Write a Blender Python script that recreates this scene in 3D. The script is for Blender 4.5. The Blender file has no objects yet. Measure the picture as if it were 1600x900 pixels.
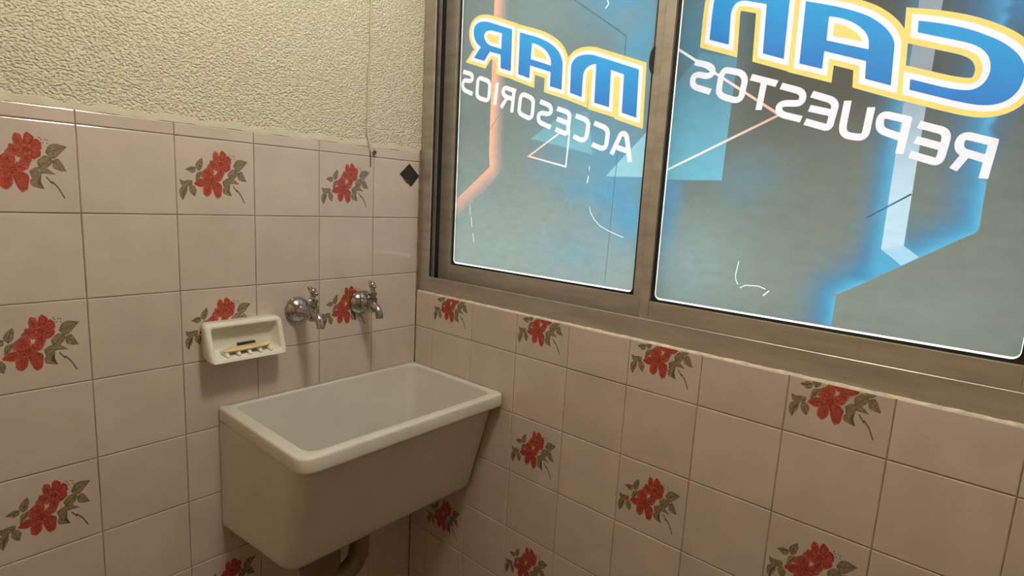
import bpy, bmesh, math, random
import numpy as np
from mathutils import Vector, Matrix
from mathutils.geometry import delaunay_2d_cdt

random.seed(7)
SC = bpy.context.scene
COL = SC.collection
Z0 = 0.96            # height of the tile joint that everything is measured from
CEIL = 2.46

# ------------------------------------------------------------------ camera
cam_d = bpy.data.cameras.new('camera')
cam = bpy.data.objects.new('camera', cam_d)
COL.objects.link(cam)
RGT = Vector((0.65284734, -0.75562095, 0.05317267))
DWN = Vector((-0.08431132, -0.14224477, -0.98623427))
FWD = Vector((0.75278281, 0.63937735, -0.15657152))
mw = Matrix((RGT, -DWN, -FWD)).transposed().to_4x4()
mw.translation = Vector((-0.99456, -1.19485, 0.36310 + Z0))
cam.matrix_world = mw
cam_d.sensor_width = 36.0
cam_d.lens = 868.7485 / 1600 * 36.0
cam_d.clip_start = 0.01
SC.camera = cam

# ------------------------------------------------------------------ sky, exposure
SKY = 5.0
LAMP = 99.0
LAMP_COL = (1.0, 0.90, 0.76)
LAMP_POS = (-0.53, -0.92)
w = bpy.data.worlds.new('overcast_sky')
SC.world = w
w.use_nodes = True
w.node_tree.nodes['Background'].inputs[0].default_value = (0.94, 0.99, 1.0, 1)
w.node_tree.nodes['Background'].inputs[1].default_value = SKY
vs = SC.view_settings
vs.view_transform = 'Standard'
vs.look = 'None'
vs.exposure = 0.0
vs.gamma = 1.0
vs.use_curve_mapping = False
SC.cycles.use_denoising = True
SC.cycles.max_bounces = 10
SC.cycles.diffuse_bounces = 6
SC.cycles.glossy_bounces = 5
SC.cycles.transparent_max_bounces = 12
SC.cycles.caustics_reflective = False
SC.cycles.caustics_refractive = False
SC.cycles.sample_clamp_indirect = 6.0

# ------------------------------------------------------------------ materials
def lin(c):
    return tuple((v / 255 / 12.92) if v / 255 <= 0.04045 else ((v / 255 + 0.055) / 1.055) ** 2.4 for v in c)

class NT:
    def __init__(self, name):
        self.m = bpy.data.materials.new(name)
        self.m.use_nodes = True
        self.t = self.m.node_tree
        self.t.nodes.clear()
        self.out = self.n('ShaderNodeOutputMaterial')
    def n(self, typ, **kw):
        nd = self.t.nodes.new(typ)
        for k, v in kw.items():
            if k.startswith('i_'):
                key = k[2:].replace('_', ' ')
                nd.inputs[int(key) if key.isdigit() else key].default_value = v
            else:
                setattr(nd, k, v)
        return nd
    def l(self, a, ao, b, bi):
        self.t.links.new(a.outputs[ao], b.inputs[bi])

def rgba(c):
    return (c[0], c[1], c[2], 1.0)

def surf(name, col, rough=0.5, metal=0.0, spec=0.5, var=0.0, vscale=8.0, bump=0.0, bscale=60.0, bdetail=2.0,
         coat=0.0, obj_var=0.0, col2=None, stretch=None, bdist=0.01, rvar=0.0):
    """Principled surface with procedural mottling (var), relief (bump) and a tint per object (obj_var)."""
    N = NT(name)
    p = N.n('ShaderNodeBsdfPrincipled')
    p.inputs['Roughness'].default_value = rough
    p.inputs['Metallic'].default_value = metal
    p.inputs['Specular IOR Level'].default_value = spec
    p.inputs['Coat Weight'].default_value = coat
    p.inputs['Coat Roughness'].default_value = 0.08
    N.l(p, 0, N.out, 0)
    tc = N.n('ShaderNodeNewGeometry')
    mp = N.n('ShaderNodeMapping')
    N.l(tc, 'Position', mp, 'Vector')
    if stretch:
        mp.inputs['Scale'].default_value = stretch
    no = N.n('ShaderNodeTexNoise', i_Scale=vscale, i_Detail=4.0, i_Roughness=0.6)
    N.l(mp, 0, no, 'Vector')
    mx = N.n('ShaderNodeMix', data_type='RGBA')
    c2 = col2 if col2 else tuple(v * (1 - var) for v in col)
    c1 = col if col2 else tuple(min(1, v * (1 + var)) for v in col)
    mx.inputs[6].default_value = rgba(c1)
    mx.inputs[7].default_value = rgba(c2)
    rmp = N.n('ShaderNodeMapRange', i_1=0.35, i_2=0.65)
    N.l(no, 0, rmp, 0)
    N.l(rmp, 0, mx, 0)
    last = (mx, 2)
    if obj_var:
        oi = N.n('ShaderNodeObjectInfo')
        mr = N.n('ShaderNodeMapRange', i_3=1 - obj_var, i_4=1 + obj_var)
        N.l(oi, 'Random', mr, 0)
        hs = N.n('ShaderNodeHueSaturation')
        N.l(mr, 0, hs, 'Value')
        N.l(mx, 2, hs, 'Color')
        last = (hs, 0)
    N.l(last[0], last[1], p, 'Base Color')
    if rvar:
        rr = N.n('ShaderNodeMapRange', i_1=0.3, i_2=0.7, i_3=max(0.02, rough - rvar), i_4=rough + rvar)
        N.l(no, 0, rr, 0)
        N.l(rr, 0, p, 'Roughness')
    if bump:
        nb = N.n('ShaderNodeTexNoise', i_Scale=bscale, i_Detail=bdetail, i_Roughness=0.55)
        N.l(mp, 0, nb, 'Vector')
        bp = N.n('ShaderNodeBump', i_Strength=bump, i_Distance=bdist)
        N.l(nb, 0, bp, 'Height')
        N.l(bp, 0, p, 'Normal')
        if coat:
            N.l(bp, 0, p, 'Coat Normal')
    return N.m

TILE = (0.54, 0.47, 0.425)
M = {}
M['tile'] = surf('glazed_tile', TILE, 0.12, var=0.05, vscale=14, bump=0.13, bscale=22, bdetail=3, obj_var=0.035, bdist=0.004)
M['grout'] = surf('brown_grout', (0.27, 0.195, 0.135), 0.9, var=0.35, vscale=25, bump=0.4, bscale=300, bdist=0.001)
M['plaster_plain'] = surf('plain_plaster', (0.50, 0.47, 0.38), 0.85, var=0.05)
M['ceramic'] = surf('white_glazed_ceramic', (0.605, 0.605, 0.565), 0.16, var=0.04, vscale=9, bump=0.03, bscale=25, bdist=0.003)
M['dish'] = surf('white_dish_glaze', (0.69, 0.695, 0.64), 0.14, var=0.03, vscale=20, bump=0.04, bscale=40, bdist=0.002)
M['chrome'] = surf('worn_chrome', (0.40, 0.39, 0.385), 0.13, metal=1.0, var=0.22, vscale=70, rvar=0.09)
M['alu'] = surf('bronze_anodised_aluminium', (0.47, 0.44, 0.39), 0.40, metal=0.5, var=0.16, vscale=6, bump=0.05, bscale=40,
                stretch=(1, 1, 6), bdist=0.002, rvar=0.10, col2=(0.36, 0.335, 0.29))
M['rubber_and_shade'] = surf('black_rubber_and_shade', (0.012, 0.011, 0.012), 0.6, var=0.2)  # gaskets and latch; also the painted shade in the jamb channels
M['pipe'] = surf('grey_brown_plastic_pipe', (0.16, 0.125, 0.085), 0.5, var=0.2)
M['soap'] = surf('dry_yellow_soap', (0.72, 0.56, 0.30), 0.5, var=0.1, vscale=40, bump=0.2, bscale=80, bdist=0.002)
M['scrap'] = surf('dark_scrap', (0.03, 0.022, 0.015), 0.7, var=0.4)
M['sticker'] = surf('black_sticker', (0.018, 0.014, 0.012), 0.45, var=0.4, vscale=60)
M['red'] = surf('dull_red_print', (0.20, 0.025, 0.015), 0.5, var=0.2)
M['cable'] = surf('painted_cable', (0.52, 0.485, 0.375), 0.6, var=0.08)
M['dark_iron'] = surf('rusty_dark_nail', (0.10, 0.05, 0.035), 0.7, var=0.3)
M['floor'] = surf('brown_floor_tile', (0.10, 0.062, 0.04), 0.4, var=0.15)
M['ground'] = surf('pale_pavement', (0.42, 0.41, 0.39), 0.9, var=0.1)
M['white_metal'] = surf('white_enamel', (0.8, 0.8, 0.78), 0.4)
M['side_wall'] = surf('warm_bounce_tint', (0.80, 0.59, 0.38), 0.7, var=0.05)  # unseen wall, its colour invented to bounce warm light onto the window wall
M['smooth_plaster'] = surf('smoothed_cream_plaster', (0.52, 0.50, 0.39), 0.75, var=0.06, vscale=30, bump=0.2, bscale=120, bdist=0.002)
M['lip'] = surf('chipped_mortar', (0.58, 0.53, 0.44), 0.8, var=0.2, vscale=60, bump=0.5, bscale=200, bdist=0.002)

def plaster_mat():
    """Stippled, trowelled plaster: blobby relief of roughly 8 mm, cream paint."""
    N = NT('stippled_cream_plaster')
    p = N.n('ShaderNodeBsdfPrincipled', i_Roughness=0.55)
    N.l(p, 0, N.out, 0)
    g = N.n('ShaderNodeNewGeometry')
    mp = N.n('ShaderNodeMapping')
    mp.inputs['Rotation'].default_value = (0, math.radians(35), 0)
    mp.inputs['Scale'].default_value = (0.9, 1.0, 1.2)
    N.l(g, 'Position', mp, 'Vector')
    a = N.n('ShaderNodeTexNoise', i_Scale=225.0, i_Detail=1.0, i_Roughness=0.5, i_Distortion=0.0)
    N.l(mp, 0, a, 'Vector')
    ra = N.n('ShaderNodeMapRange', interpolation_type='SMOOTHSTEP', i_1=0.20, i_2=0.66)
    N.l(a, 0, ra, 0)
    b = N.n('ShaderNodeBump', i_Strength=0.85, i_Distance=0.0030)
    N.l(ra, 0, b, 'Height')
    N.l(b, 0, p, 'Normal')
    v = N.n('ShaderNodeTexNoise', i_Scale=3.0, i_Detail=4.0)
    N.l(mp, 0, v, 'Vector')
    mx = N.n('ShaderNodeMix', data_type='RGBA')
    mx.inputs[6].default_value = (0.65, 0.63, 0.49, 1)
    mx.inputs[7].default_value = (0.58, 0.56, 0.43, 1)
    N.l(v, 0, mx, 0)
    N.l(mx, 2, p, 'Base Color')
    return N.m
M['plaster'] = plaster_mat()

def attr_mat(name, rough, translucent):
    """Colour comes from the print's own ink, stored per corner of the flat shapes."""
    N = NT(name)
    at = N.n('ShaderNodeAttribute', attribute_name='ink')
    if not translucent:
        p = N.n('ShaderNodeBsdfPrincipled', i_Roughness=rough)
        no = N.n('ShaderNodeTexNoise', i_Scale=260.0, i_Detail=2.0)
        g = N.n('ShaderNodeNewGeometry')
        N.l(g, 'Position', no, 'Vector')
        mr = N.n('ShaderNodeMapRange', i_1=0.3, i_2=0.7, i_3=0.72, i_4=1.25)
        N.l(no, 0, mr, 0)
        hs = N.n('ShaderNodeHueSaturation')
        N.l(mr, 0, hs, 'Value')
        N.l(at, 'Color', hs, 'Color')
        N.l(hs, 0, p, 'Base Color')
        N.l(p, 0, N.out, 0)
        return N.m
    no = N.n('ShaderNodeTexNoise', i_Scale=30.0, i_Detail=6.0, i_Roughness=0.7)
    g = N.n('ShaderNodeNewGeometry')
    mp = N.n('ShaderNodeMapping')
    mp.inputs['Scale'].default_value = (1, 1, 2.5)
    N.l(g, 'Position', mp, 'Vector')
    N.l(mp, 0, no, 'Vector')
    mr = N.n('ShaderNodeMapRange', i_1=0.3, i_2=0.7, i_3=0.92, i_4=1.08)
    N.l(no, 0, mr, 0)
    hs = N.n('ShaderNodeHueSaturation')
    N.l(mr, 0, hs, 'Value')
    N.l(at, 'Color', hs, 'Color')
    t = N.n('ShaderNodeBsdfTranslucent')
    d = N.n('ShaderNodeBsdfDiffuse')
    mx = N.n('ShaderNodeMixShader', i_0=0.07)
    N.l(hs, 0, t, 0)
    N.l(hs, 0, d, 0)
    N.l(t, 0, mx, 1)
    N.l(d, 0, mx, 2)
    N.l(mx, 0, N.out, 0)
    return N.m
M['print'] = attr_mat('glazed_flower_print', 0.22, False)
M['film'] = attr_mat('translucent_printed_vinyl', 0.5, True)

def glass_mat():
    N = NT('thin_window_glass')
    t = N.n('ShaderNodeBsdfTransparent')
    t.inputs[0].default_value = (0.95, 0.97, 0.96, 1)
    g = N.n('ShaderNodeBsdfGlossy', i_Roughness=0.02)
    f = N.n('ShaderNodeLayerWeight')                     # Schlick's curve, the same from both sides of the pane
    pw = N.n('ShaderNodeMath', operation='POWER', i_1=5.0)
    N.l(f, 'Facing', pw, 0)
    mr = N.n('ShaderNodeMapRange', i_3=0.03, i_4=1.0)
    N.l(pw, 0, mr, 0)
    m = N.n('ShaderNodeMixShader')
    N.l(mr, 0, m, 0)
    N.l(t, 0, m, 1)
    N.l(g, 0, m, 2)
    N.l(m, 0, N.out, 0)
    return N.m
M['glass'] = glass_mat()

def emit_mat(name, col, s):
    N = NT(name)
    e = N.n('ShaderNodeEmission', i_Strength=s)
    e.inputs[0].default_value = rgba(col)
    N.l(e, 0, N.out, 0)
    return N.m
M['lamp'] = emit_mat('lit_opal_globe', LAMP_COL, LAMP)

# ------------------------------------------------------------------ mesh helpers
def mesh_obj(name, verts, faces, mat, parent=None, smooth=None, loc=None):
    me = bpy.data.meshes.new(name)
    me.from_pydata([tuple(v) for v in verts], [], faces)
    return finish(name, me, mat, parent, smooth, loc)

def finish(name, me, mat, parent=None, smooth=None, loc=None):
    me.validate()
    bm = bmesh.new()
    bm.from_mesh(me)
    bmesh.ops.recalc_face_normals(bm, faces=bm.faces)
    bm.to_mesh(me)
    bm.free()
    if mat is not None:
        me.materials.append(mat)
    if smooth is not None:
        me.shade_smooth()
        me.set_sharp_from_angle(angle=math.radians(smooth))
    o = bpy.data.objects.new(name, me)
    COL.objects.link(o)
    if parent is not None:
        o.parent = parent
    if loc is not None:
        o.location = loc
    return o

def empty(name, loc=(0, 0, 0)):
    o = bpy.data.objects.new(name, None)
    o.empty_display_size = 0.05
    COL.objects.link(o)
    o.location = loc
    return o

def tag(o, label=None, cat=None, group=None, kind=None):
    if label: o['label'] = label
    if cat: o['category'] = cat
    if group: o['group'] = group
    if kind: o['kind'] = kind
    return o

class MB:
    """Collects shapes into one mesh."""
    def __init__(self):
        self.v, self.f = [], []
    def add(self, vs, fs):
        k = len(self.v)
        self.v += [Vector(q) for q in vs]
        self.f += [tuple(i + k for i in f) for f in fs]
        return self
    def box(self, x0, x1, y0, y1, z0, z1):
        vs = [(x, y, z) for x in (x0, x1) for y in (y0, y1) for z in (z0, z1)]
        return self.add(vs, [(0, 1, 3, 2), (4, 6, 7, 5), (0, 4, 5, 1), (2, 3, 7, 6), (0, 2, 6, 4), (1, 5, 7, 3)])
    def loft(self, rings, cap0=True, cap1=True, closed=True):
        n = len(rings[0])
        vs = [p for r in rings for p in r]
        fs = []
        for i in range(len(rings) - 1):
            for j in range(n if closed else n - 1):
                a, b = i * n + j, i * n + (j + 1) % n
                fs.append((a, b, b + n, a + n))
        if cap0: fs.append(tuple(range(n))[::-1])
        if cap1: fs.append(tuple(range((len(rings) - 1) * n, len(rings) * n)))
        return self.add(vs, fs)
    def lathe(self, prof, base, axis, n=20, up=None):
        """prof: (radius, distance along axis)."""
        ax = Vector(axis).normalized()
        u = ax.orthogonal().normalized()
        v = ax.cross(u)
        rings = []
        for r, h in prof:
            c = Vector(base) + ax * h
            rings.append([c + (u * math.cos(2 * math.pi * k / n) + v * math.sin(2 * math.pi * k / n)) * max(r, 1e-5) for k in range(n)])
        return self.loft(rings)
    def tube(self, pts, rad, n=12):
        pts = [Vector(p) for p in pts]
        rads = rad if isinstance(rad, (list, tuple)) else [rad] * len(pts)
        tg = []
        for i in range(len(pts)):
            a = pts[max(i - 1, 0)]
            b = pts[min(i + 1, len(pts) - 1)]
            tg.append((b - a).normalized())
        u = tg[0].orthogonal().normalized()
        rings = []
        for p, t, r in zip(pts, tg, rads):
            u = (u - t * u.dot(t)).normalized()
            v = t.cross(u)
            rings.append([p + (u * math.cos(2 * math.pi * k / n) + v * math.sin(2 * math.pi * k / n)) * r for k in range(n)])
        return self.loft(rings)
    def ball(self, c, r, n=14, m=8, s=(1, 1, 1)):
        rings = []
        for i in range(m + 1):
            t = math.pi * i / m
            rr = max(math.sin(t), 1e-4)
            rings.append([(c[0] + r * s[0] * rr * math.cos(2 * math.pi * k / n), c[1] + r * s[1] * rr * math.sin(2 * math.pi * k / n),
                           c[2] + r * s[2] * math.cos(t)) for k in range(n)])
        return self.loft(rings)
    def build(self, name, mat, parent=None, smooth=None, loc=None, bevel=0.0, segs=2):
        me = bpy.data.meshes.new(name)
        me.from_pydata([tuple(v) for v in self.v], [], self.f)
        if bevel:
            bm = bmesh.new()
            bm.from_mesh(me)
            bmesh.ops.recalc_face_normals(bm, faces=bm.faces)
            es = [e for e in bm.edges if len(e.link_faces) == 2 and e.calc_face_angle() > 0.5]
            bmesh.ops.bevel(bm, geom=es, offset=bevel, segments=segs, profile=0.5, affect='EDGES', clamp_overlap=True)
            bm.to_mesh(me)
            bm.free()
        return finish(name, me, mat, parent, smooth, loc)

def box(name, x0, x1, y0, y1, z0, z1, mat, parent=None, bevel=0.0, smooth=None):
    return MB().box(x0, x1, y0, y1, z0, z1).build(name, mat, parent, smooth=smooth, bevel=bevel)

def curve_pts(p0, segs, n=7):
    """Straight, quadratic and cubic pieces to a polyline."""
    out = [p0]
    for s in segs:
        a = out[-1]
        if len(s) == 2:
            out.append((s[0], s[1]))
        elif len(s) == 4:
            for k in range(1, n + 1):
                t = k / n
                out.append(tuple((1 - t) ** 2 * a[i] + 2 * t * (1 - t) * s[i] + t * t * s[2 + i] for i in (0, 1)))
        else:
            m = n + 5
            for k in range(1, m + 1):
                t = k / m
                out.append(tuple((1 - t) ** 3 * a[i] + 3 * t * (1 - t) ** 2 * s[i] + 3 * t * t * (1 - t) * s[2 + i] + t ** 3 * s[4 + i] for i in (0, 1)))
    return out

def poly_path(path):
    p = curve_pts(path[0], path[1:])
    if math.dist(p[0], p[-1]) < 0.3: p.pop()
    return p

def area2(p):
    return sum(p[i][0] * p[(i + 1) % len(p)][1] - p[(i + 1) % len(p)][0] * p[i][1] for i in range(len(p)))

def offset(p, d, closed=True, limit=3.0):
    """Mitred parallel of a line; positive d lies to the right of the travel (outside of a counter-clockwise outline)."""
    n = len(p)
    out = []
    for i in range(n):
        a = p[i - 1] if (closed or i > 0) else None
        b = p[(i + 1) % n] if (closed or i < n - 1) else None
        ns = []
        for q0, q1 in ((a, p[i]), (p[i], b)):
            if q0 is None or q1 is None: continue
            dx, dy = q1[0] - q0[0], q1[1] - q0[1]
            L = math.hypot(dx, dy) or 1.0
            ns.append((dy / L, -dx / L))
        if len(ns) == 1: m = ns[0]; k = 1.0
        else:
            m = (ns[0][0] + ns[1][0], ns[0][1] + ns[1][1])
            L = math.hypot(*m) or 1e-6
            m = (m[0] / L, m[1] / L)
            k = min(1.0 / max(m[0] * ns[0][0] + m[1] * ns[0][1], 1e-3), limit)
        out.append((p[i][0] + m[0] * d * k, p[i][1] + m[1] * d * k))
    return out

def stroke(p, wd, closed=False):
    """A line of width wd as polygons: (outline, holes)."""
    if closed:
        q = p if area2(p) > 0 else p[::-1]
        return [offset(q, wd / 2)], [offset(q, -wd / 2)]
    return [offset(p, wd / 2, False) + offset(p, -wd / 2, False)[::-1]], []

def winding(pts, poly):
    x, y = pts[:, 0], pts[:, 1]
    wn = np.zeros(len(pts), int)
    P = np.array(poly)
    Q = np.roll(P, -1, 0)
    for (x0, y0), (x1, y1) in zip(P, Q):
        s = (x1 - x0) * (y - y0) - (x - x0) * (y1 - y0)
        wn += ((y0 <= y) & (y1 > y) & (s > 0)).astype(int) - ((y0 > y) & (y1 <= y) & (s < 0)).astype(int)
    return wn

def seg_dist(pts, line):
    d = np.full(len(pts), 1e9)
    for a, b in zip(line[:-1], line[1:]):
        a, b = np.array(a, float), np.array(b, float)
        ab = b - a
        t = np.clip(((pts - a) @ ab) / (ab @ ab), 0, 1)
        d = np.minimum(d, np.linalg.norm(pts - a - t[:, None] * ab, axis=1))
    return d

# Outlines of the print on the two window films, in millimetres on the film (across, up from the tile joint).
BIG = {
 'R': ('L', [[(254, 766), (256, 670), (222, 681), (220, 713), (183, 724), (165, 704), (128, 716), (151, 740), (133, 748, 123, 766, 123, 781), (123, 797, 139, 803, 163, 798), (175, 795)], [(221, 762), (221, 726), (191, 736), (170, 743, 161, 756, 161, 766), (161, 774, 175, 777, 188, 773)]]),
 'A': ('L', [[(279, 756), (320, 742), (341, 735, 362, 725, 376, 716), (401, 700, 411, 680, 411, 665), (412, 614), (378, 625), (378, 656), (316, 677), (316, 648), (280, 661)], [(318, 727), (342, 721, 376, 699, 377, 677), (378, 670), (317, 691)]]),
 'M': ('L', [[(436, 606), (434, 659), (434, 678, 452, 686, 479, 682), (493, 679), (604, 638), (607, 543), (572, 555), (570, 632), (538, 644), (540, 568), (502, 580), (500, 660), (485, 662, 469, 655, 468, 639), (468, 594)]]),
 'N': ('R', [[(760, 666), (760, 708), (761, 730), (764, 744, 778, 750, 803, 744), (889, 714), (891, 618), (856, 631), (853, 710), (817, 722), (802, 725, 795, 719, 794, 702), (796, 653)]]),
 'A2': ('R', [[(914, 704), (942, 695, 980, 682, 1005, 667), (1026, 653, 1043, 636, 1045, 618), (1048, 562), (1013, 575), (1011, 601), (951, 623), (951, 596), (916, 608)], [(951, 675), (976, 670, 1009, 650, 1011, 628), (1012, 618), (952, 639)]]),
 'C': ('R', [[(1070, 650), (1102, 642, 1131, 631, 1150, 619), (1173, 607, 1193, 588, 1196, 570), (1200, 544, 1188, 525, 1164, 526), (1149, 526, 1125, 535, 1072, 554), (1071, 569), (1097, 560, 1120, 550, 1138, 548), (1153, 546, 1163, 560, 1160, 579), (1156, 600, 1140, 609, 1120, 616), (1071, 634)]]),
}
SMALL = [
 ('L', 0, [[(90, 686), (114, 679), (126, 675, 125, 666), (125, 659, 112, 661), (103, 663), (90, 665, 90, 654), (90, 642, 103, 637), (128, 627)]]),
 ('L', 1, [[(145, 655), (146, 666, 157, 663), (175, 657), (188, 652, 188, 642), (187, 617), (186, 606, 174, 609), (157, 614), (144, 619, 144, 628)]]),
 ('L', 0, [[(213, 647), (208, 595)]]),
 ('L', 0, [[(276, 622), (245, 632), (234, 634, 234, 625), (235, 616, 247, 611), (269, 604)], [(270, 627), (266, 573)], [(249, 610), (230, 587)]]),
 ('L', 1, [[(291, 602), (292, 614, 303, 612), (318, 606), (332, 600, 332, 590), (331, 568), (330, 555, 318, 558), (303, 564), (289, 569, 289, 579)]]),
 ('L', 0, [[(352, 593), (371, 586), (386, 581, 386, 571), (386, 562, 372, 564), (363, 566), (350, 568, 350, 558), (350, 547, 361, 543), (388, 533)]]),
 ('L', 0, [[(403, 574), (427, 566), (439, 563, 439, 553), (437, 526), (437, 515, 426, 519), (402, 528)], [(404, 551), (438, 539)]]),
 ('L', 0, [[(456, 555), (476, 548), (491, 543, 491, 532), (489, 515), (488, 499, 472, 503), (453, 511)]]),
 ('L', 0, [[(506, 537), (525, 530), (543, 524, 542, 511), (541, 495), (540, 480, 526, 484), (504, 492)]]),
 ('L', 0, [[(555, 470), (573, 509), (576, 514, 582, 512), (587, 509, 589, 504), (601, 454)], [(568, 484), (594, 476)]]),
 ('R', 0, [[(737, 630), (759, 623), (772, 618, 772, 610), (771, 602, 759, 604), (748, 607), (735, 609, 736, 597), (736, 588, 747, 584), (772, 575)]]),
 ('R', 1, [[(788, 597), (790, 613, 801, 609), (819, 604), (830, 599, 831, 588), (829, 569), (829, 555, 815, 558), (801, 563), (786, 568, 787, 579)]]),
 ('R', 0, [[(841, 594), (885, 579)], [(864, 585), (860, 538)]]),
 ('R', 0, [[(892, 575), (915, 567), (928, 563, 928, 554), (928, 544, 918, 545), (906, 546), (892, 547, 893, 538), (893, 531, 903, 527), (930, 519)]]),
 ('R', 0, [[(941, 558), (965, 549), (977, 545, 977, 535), (974, 514), (974, 502, 966, 505), (936, 515)], [(940, 536), (975, 526)]]),
 ('R', 0, [[(994, 544), (992, 506), (992, 493, 1003, 490), (1013, 488), (1025, 486, 1025, 498), (1027, 532)]]),
 ('R', 0, [[(1079, 510), (1050, 519), (1040, 521, 1041, 509), (1041, 498, 1051, 494), (1073, 485)], [(1076, 514), (1072, 462)]]),
 ('R', 0, [[(1090, 504), (1113, 496), (1126, 493, 1125, 481), (1123, 460), (1122, 448, 1114, 451), (1085, 461)], [(1089, 482), (1122, 471)]]),
 ('R', 0, [[(1182, 475), (1151, 485), (1142, 487, 1141, 476), (1141, 465, 1150, 462), (1175, 453)], [(1178, 477), (1174, 427)], [(1151, 461), (1139, 439)]]),
]
# The flower spray printed on every second tile, in millimetres from the tile's lower left corner.
FLOWER = {
 'leaf': [[(17, 88), (28, 95), (36, 93), (36, 84), (28, 81), (22, 85)], [(35, 97), (40, 106), (48, 112), (50, 103), (47, 90), (41, 86), (37, 90)], [(37, 83), (48, 87), (45, 74), (35, 61), (35, 73)], [(6, 68), (11, 65), (22, 68), (30, 67), (29, 60), (20, 54), (9, 56)], [(10, 55), (20, 56), (19, 43), (11, 28), (6, 36), (5, 48)], [(24, 60), (32, 58), (37, 49), (33, 36), (27, 40), (22, 48)], [(107, 99), (112, 111), (120, 115), (137, 111), (130, 102), (119, 89), (113, 91)], [(115, 87), (124, 91), (129, 82), (134, 70), (125, 70), (116, 74)], [(95, 84), (106, 95), (116, 91), (115, 81), (105, 70), (98, 73)], [(85, 68), (94, 75), (108, 74), (119, 64), (109, 65), (100, 64), (88, 55)], [(85, 54), (100, 64), (99, 50), (103, 39), (94, 41), (86, 44)], [(57, 98), (62, 103), (64, 95), (58, 88)], [(68, 45), (83, 48), (82, 37), (74, 32)]],
 'petal': [[(47, 74), (48, 85), (58, 94), (67, 93), (69, 84), (65, 73), (56, 73)], [(32, 61), (44, 71), (58, 72), (64, 69), (56, 61), (45, 55)], [(49, 56), (62, 65), (65, 59), (63, 44), (56, 37), (49, 42)], [(65, 60), (72, 68), (84, 60), (83, 48), (81, 38), (72, 37), (68, 47)], [(67, 74), (71, 81), (85, 80), (84, 71), (74, 65), (67, 69)], [(58, 72), (65, 76), (70, 74), (71, 65), (63, 60), (57, 65)], [(68, 117), (71, 126), (78, 124), (80, 115), (79, 105), (70, 106)], [(82, 124), (86, 129), (94, 122), (92, 113), (84, 105), (81, 114)], [(62, 98), (63, 108), (72, 107), (79, 101), (72, 91), (64, 92)], [(88, 106), (96, 120), (102, 115), (103, 104), (93, 100)], [(76, 86), (78, 94), (88, 98), (90, 87), (84, 73), (73, 78)], [(88, 98), (101, 102), (101, 93), (93, 87), (88, 89)], [(77, 106), (86, 109), (90, 102), (85, 94), (77, 97)]],
 'stem': [[(113, 53), (121, 43), (129, 25)], [(106, 60), (114, 48)]],
 'bud': [[(103, 119)], [(108, 120)], [(105, 114)], [(111, 114)], [(101, 122)], [(111, 119)]],
}

# ------------------------------------------------------------------ the room
T = 0.15
TOPL = Z0 + 0.474                      # top of the tiling on the plastered wall
V0 = -0.1464                            # first joint of the plastered wall, from the corner
C0 = -0.0711                            # first joint of the window wall, from the corner
XW, YN = -1.95, -2.45                   # the two walls behind the camera
SILL = Z0 + 0.0985                      # top of the tiling under the window
WY1, WZ1 = -1.338, Z0 + 1.12            # far end and top of the window opening

floor = tag(box('floor', XW, 0.1, YN, 0.15, -0.1, 0.0, M['floor']), kind='structure')
ceiling = tag(box('ceiling', XW - 0.1, 0.1, YN - 0.1, 0.15, CEIL, CEIL + 0.1, M['plaster_plain']), kind='structure')
tag(box('wall_back', XW - 0.1, 0.1, YN - 0.1, YN, -0.1, CEIL, M['plaster_plain']), kind='structure')
tag(box('wall_side', XW - 0.1, XW, YN, 0.15, -0.1, CEIL, M['side_wall']), kind='structure')
tag(box('ground', 0.1, 14.0, -9.0, 8.0, -0.35, -0.2, M['ground']), kind='structure')

wall_left = tag(box('wall_left', XW, 0.1, 0.006, 0.15, 0.0, CEIL, M['grout']), kind='structure')
mb = MB()
mb.box(0.006, 0.1, YN, 0.006, 0.0, Z0 + 0.098)
mb.box(0.006, 0.1, YN, 0.006, WZ1, CEIL)
mb.box(0.006, 0.1, YN, WY1, Z0 + 0.098, WZ1)
wall_right = tag(mb.build('wall_right', M['grout']), kind='structure')

def coat(name, axis, a0, a1, zb, zt, parent, lip=False):
    """Plaster coat with a sloping lip where it meets the tile edge; the lip wanders a little."""
    n = max(2, int(abs(a1 - a0) / 0.012))
    rings = []
    for i in range(n + 1):
        a = a0 + (a1 - a0) * i / n
        j = 0.0016 * math.sin(a * 61) + 0.0014 * math.sin(a * 143 + 1) + 0.001 * math.sin(a * 317)
        if lip:
            prof = [(0.0065, zb - 0.001), (0.0003, zb - 0.0005 + j * 0.5), (0.0010, zb + 0.005 + j), (0.0030, zb + 0.0125 + j * 1.6), (0.0065, zb + 0.0135 + j * 1.6)]
        else:
            prof = [(0.0065, zb + 0.004), (0.0034, zb + 0.006), (0.0034, zt), (0.0065, zt)]
        rings.append([(a, d, z) if axis == 'x' else (d, a, z) for d, z in prof])
    return MB().loft(rings).build(name, M['smooth_plaster'] if lip else M['plaster'], parent, smooth=50)
box('grout_bed', XW, -0.0002, 0.0014, 0.0068, 0.0, TOPL - 0.001, M['grout'], wall_left)
box('grout_bed', 0.0014, 0.0068, YN, -0.0002, 0.0, SILL - 0.001, M['grout'], wall_right)
box('grout_bed', 0.0014, 0.0068, YN, -1.3425, SILL - 0.001, TOPL - 0.001, M['grout'], wall_right)
coat('plaster_coat', 'x', XW, 0.0072, TOPL, CEIL, wall_left)
coat('plaster_edge', 'x', XW, 0.0, TOPL, CEIL, wall_left, lip=True)
MB().box(0.0034, 0.0065, YN, 0.0, WZ1, CEIL).build('plaster_coat', M['plaster'], wall_right)
MB().box(0.0034, 0.0065, YN, WY1 - 0.004, TOPL, WZ1).build('plaster_coat', M['plaster'], wall_right)

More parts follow.
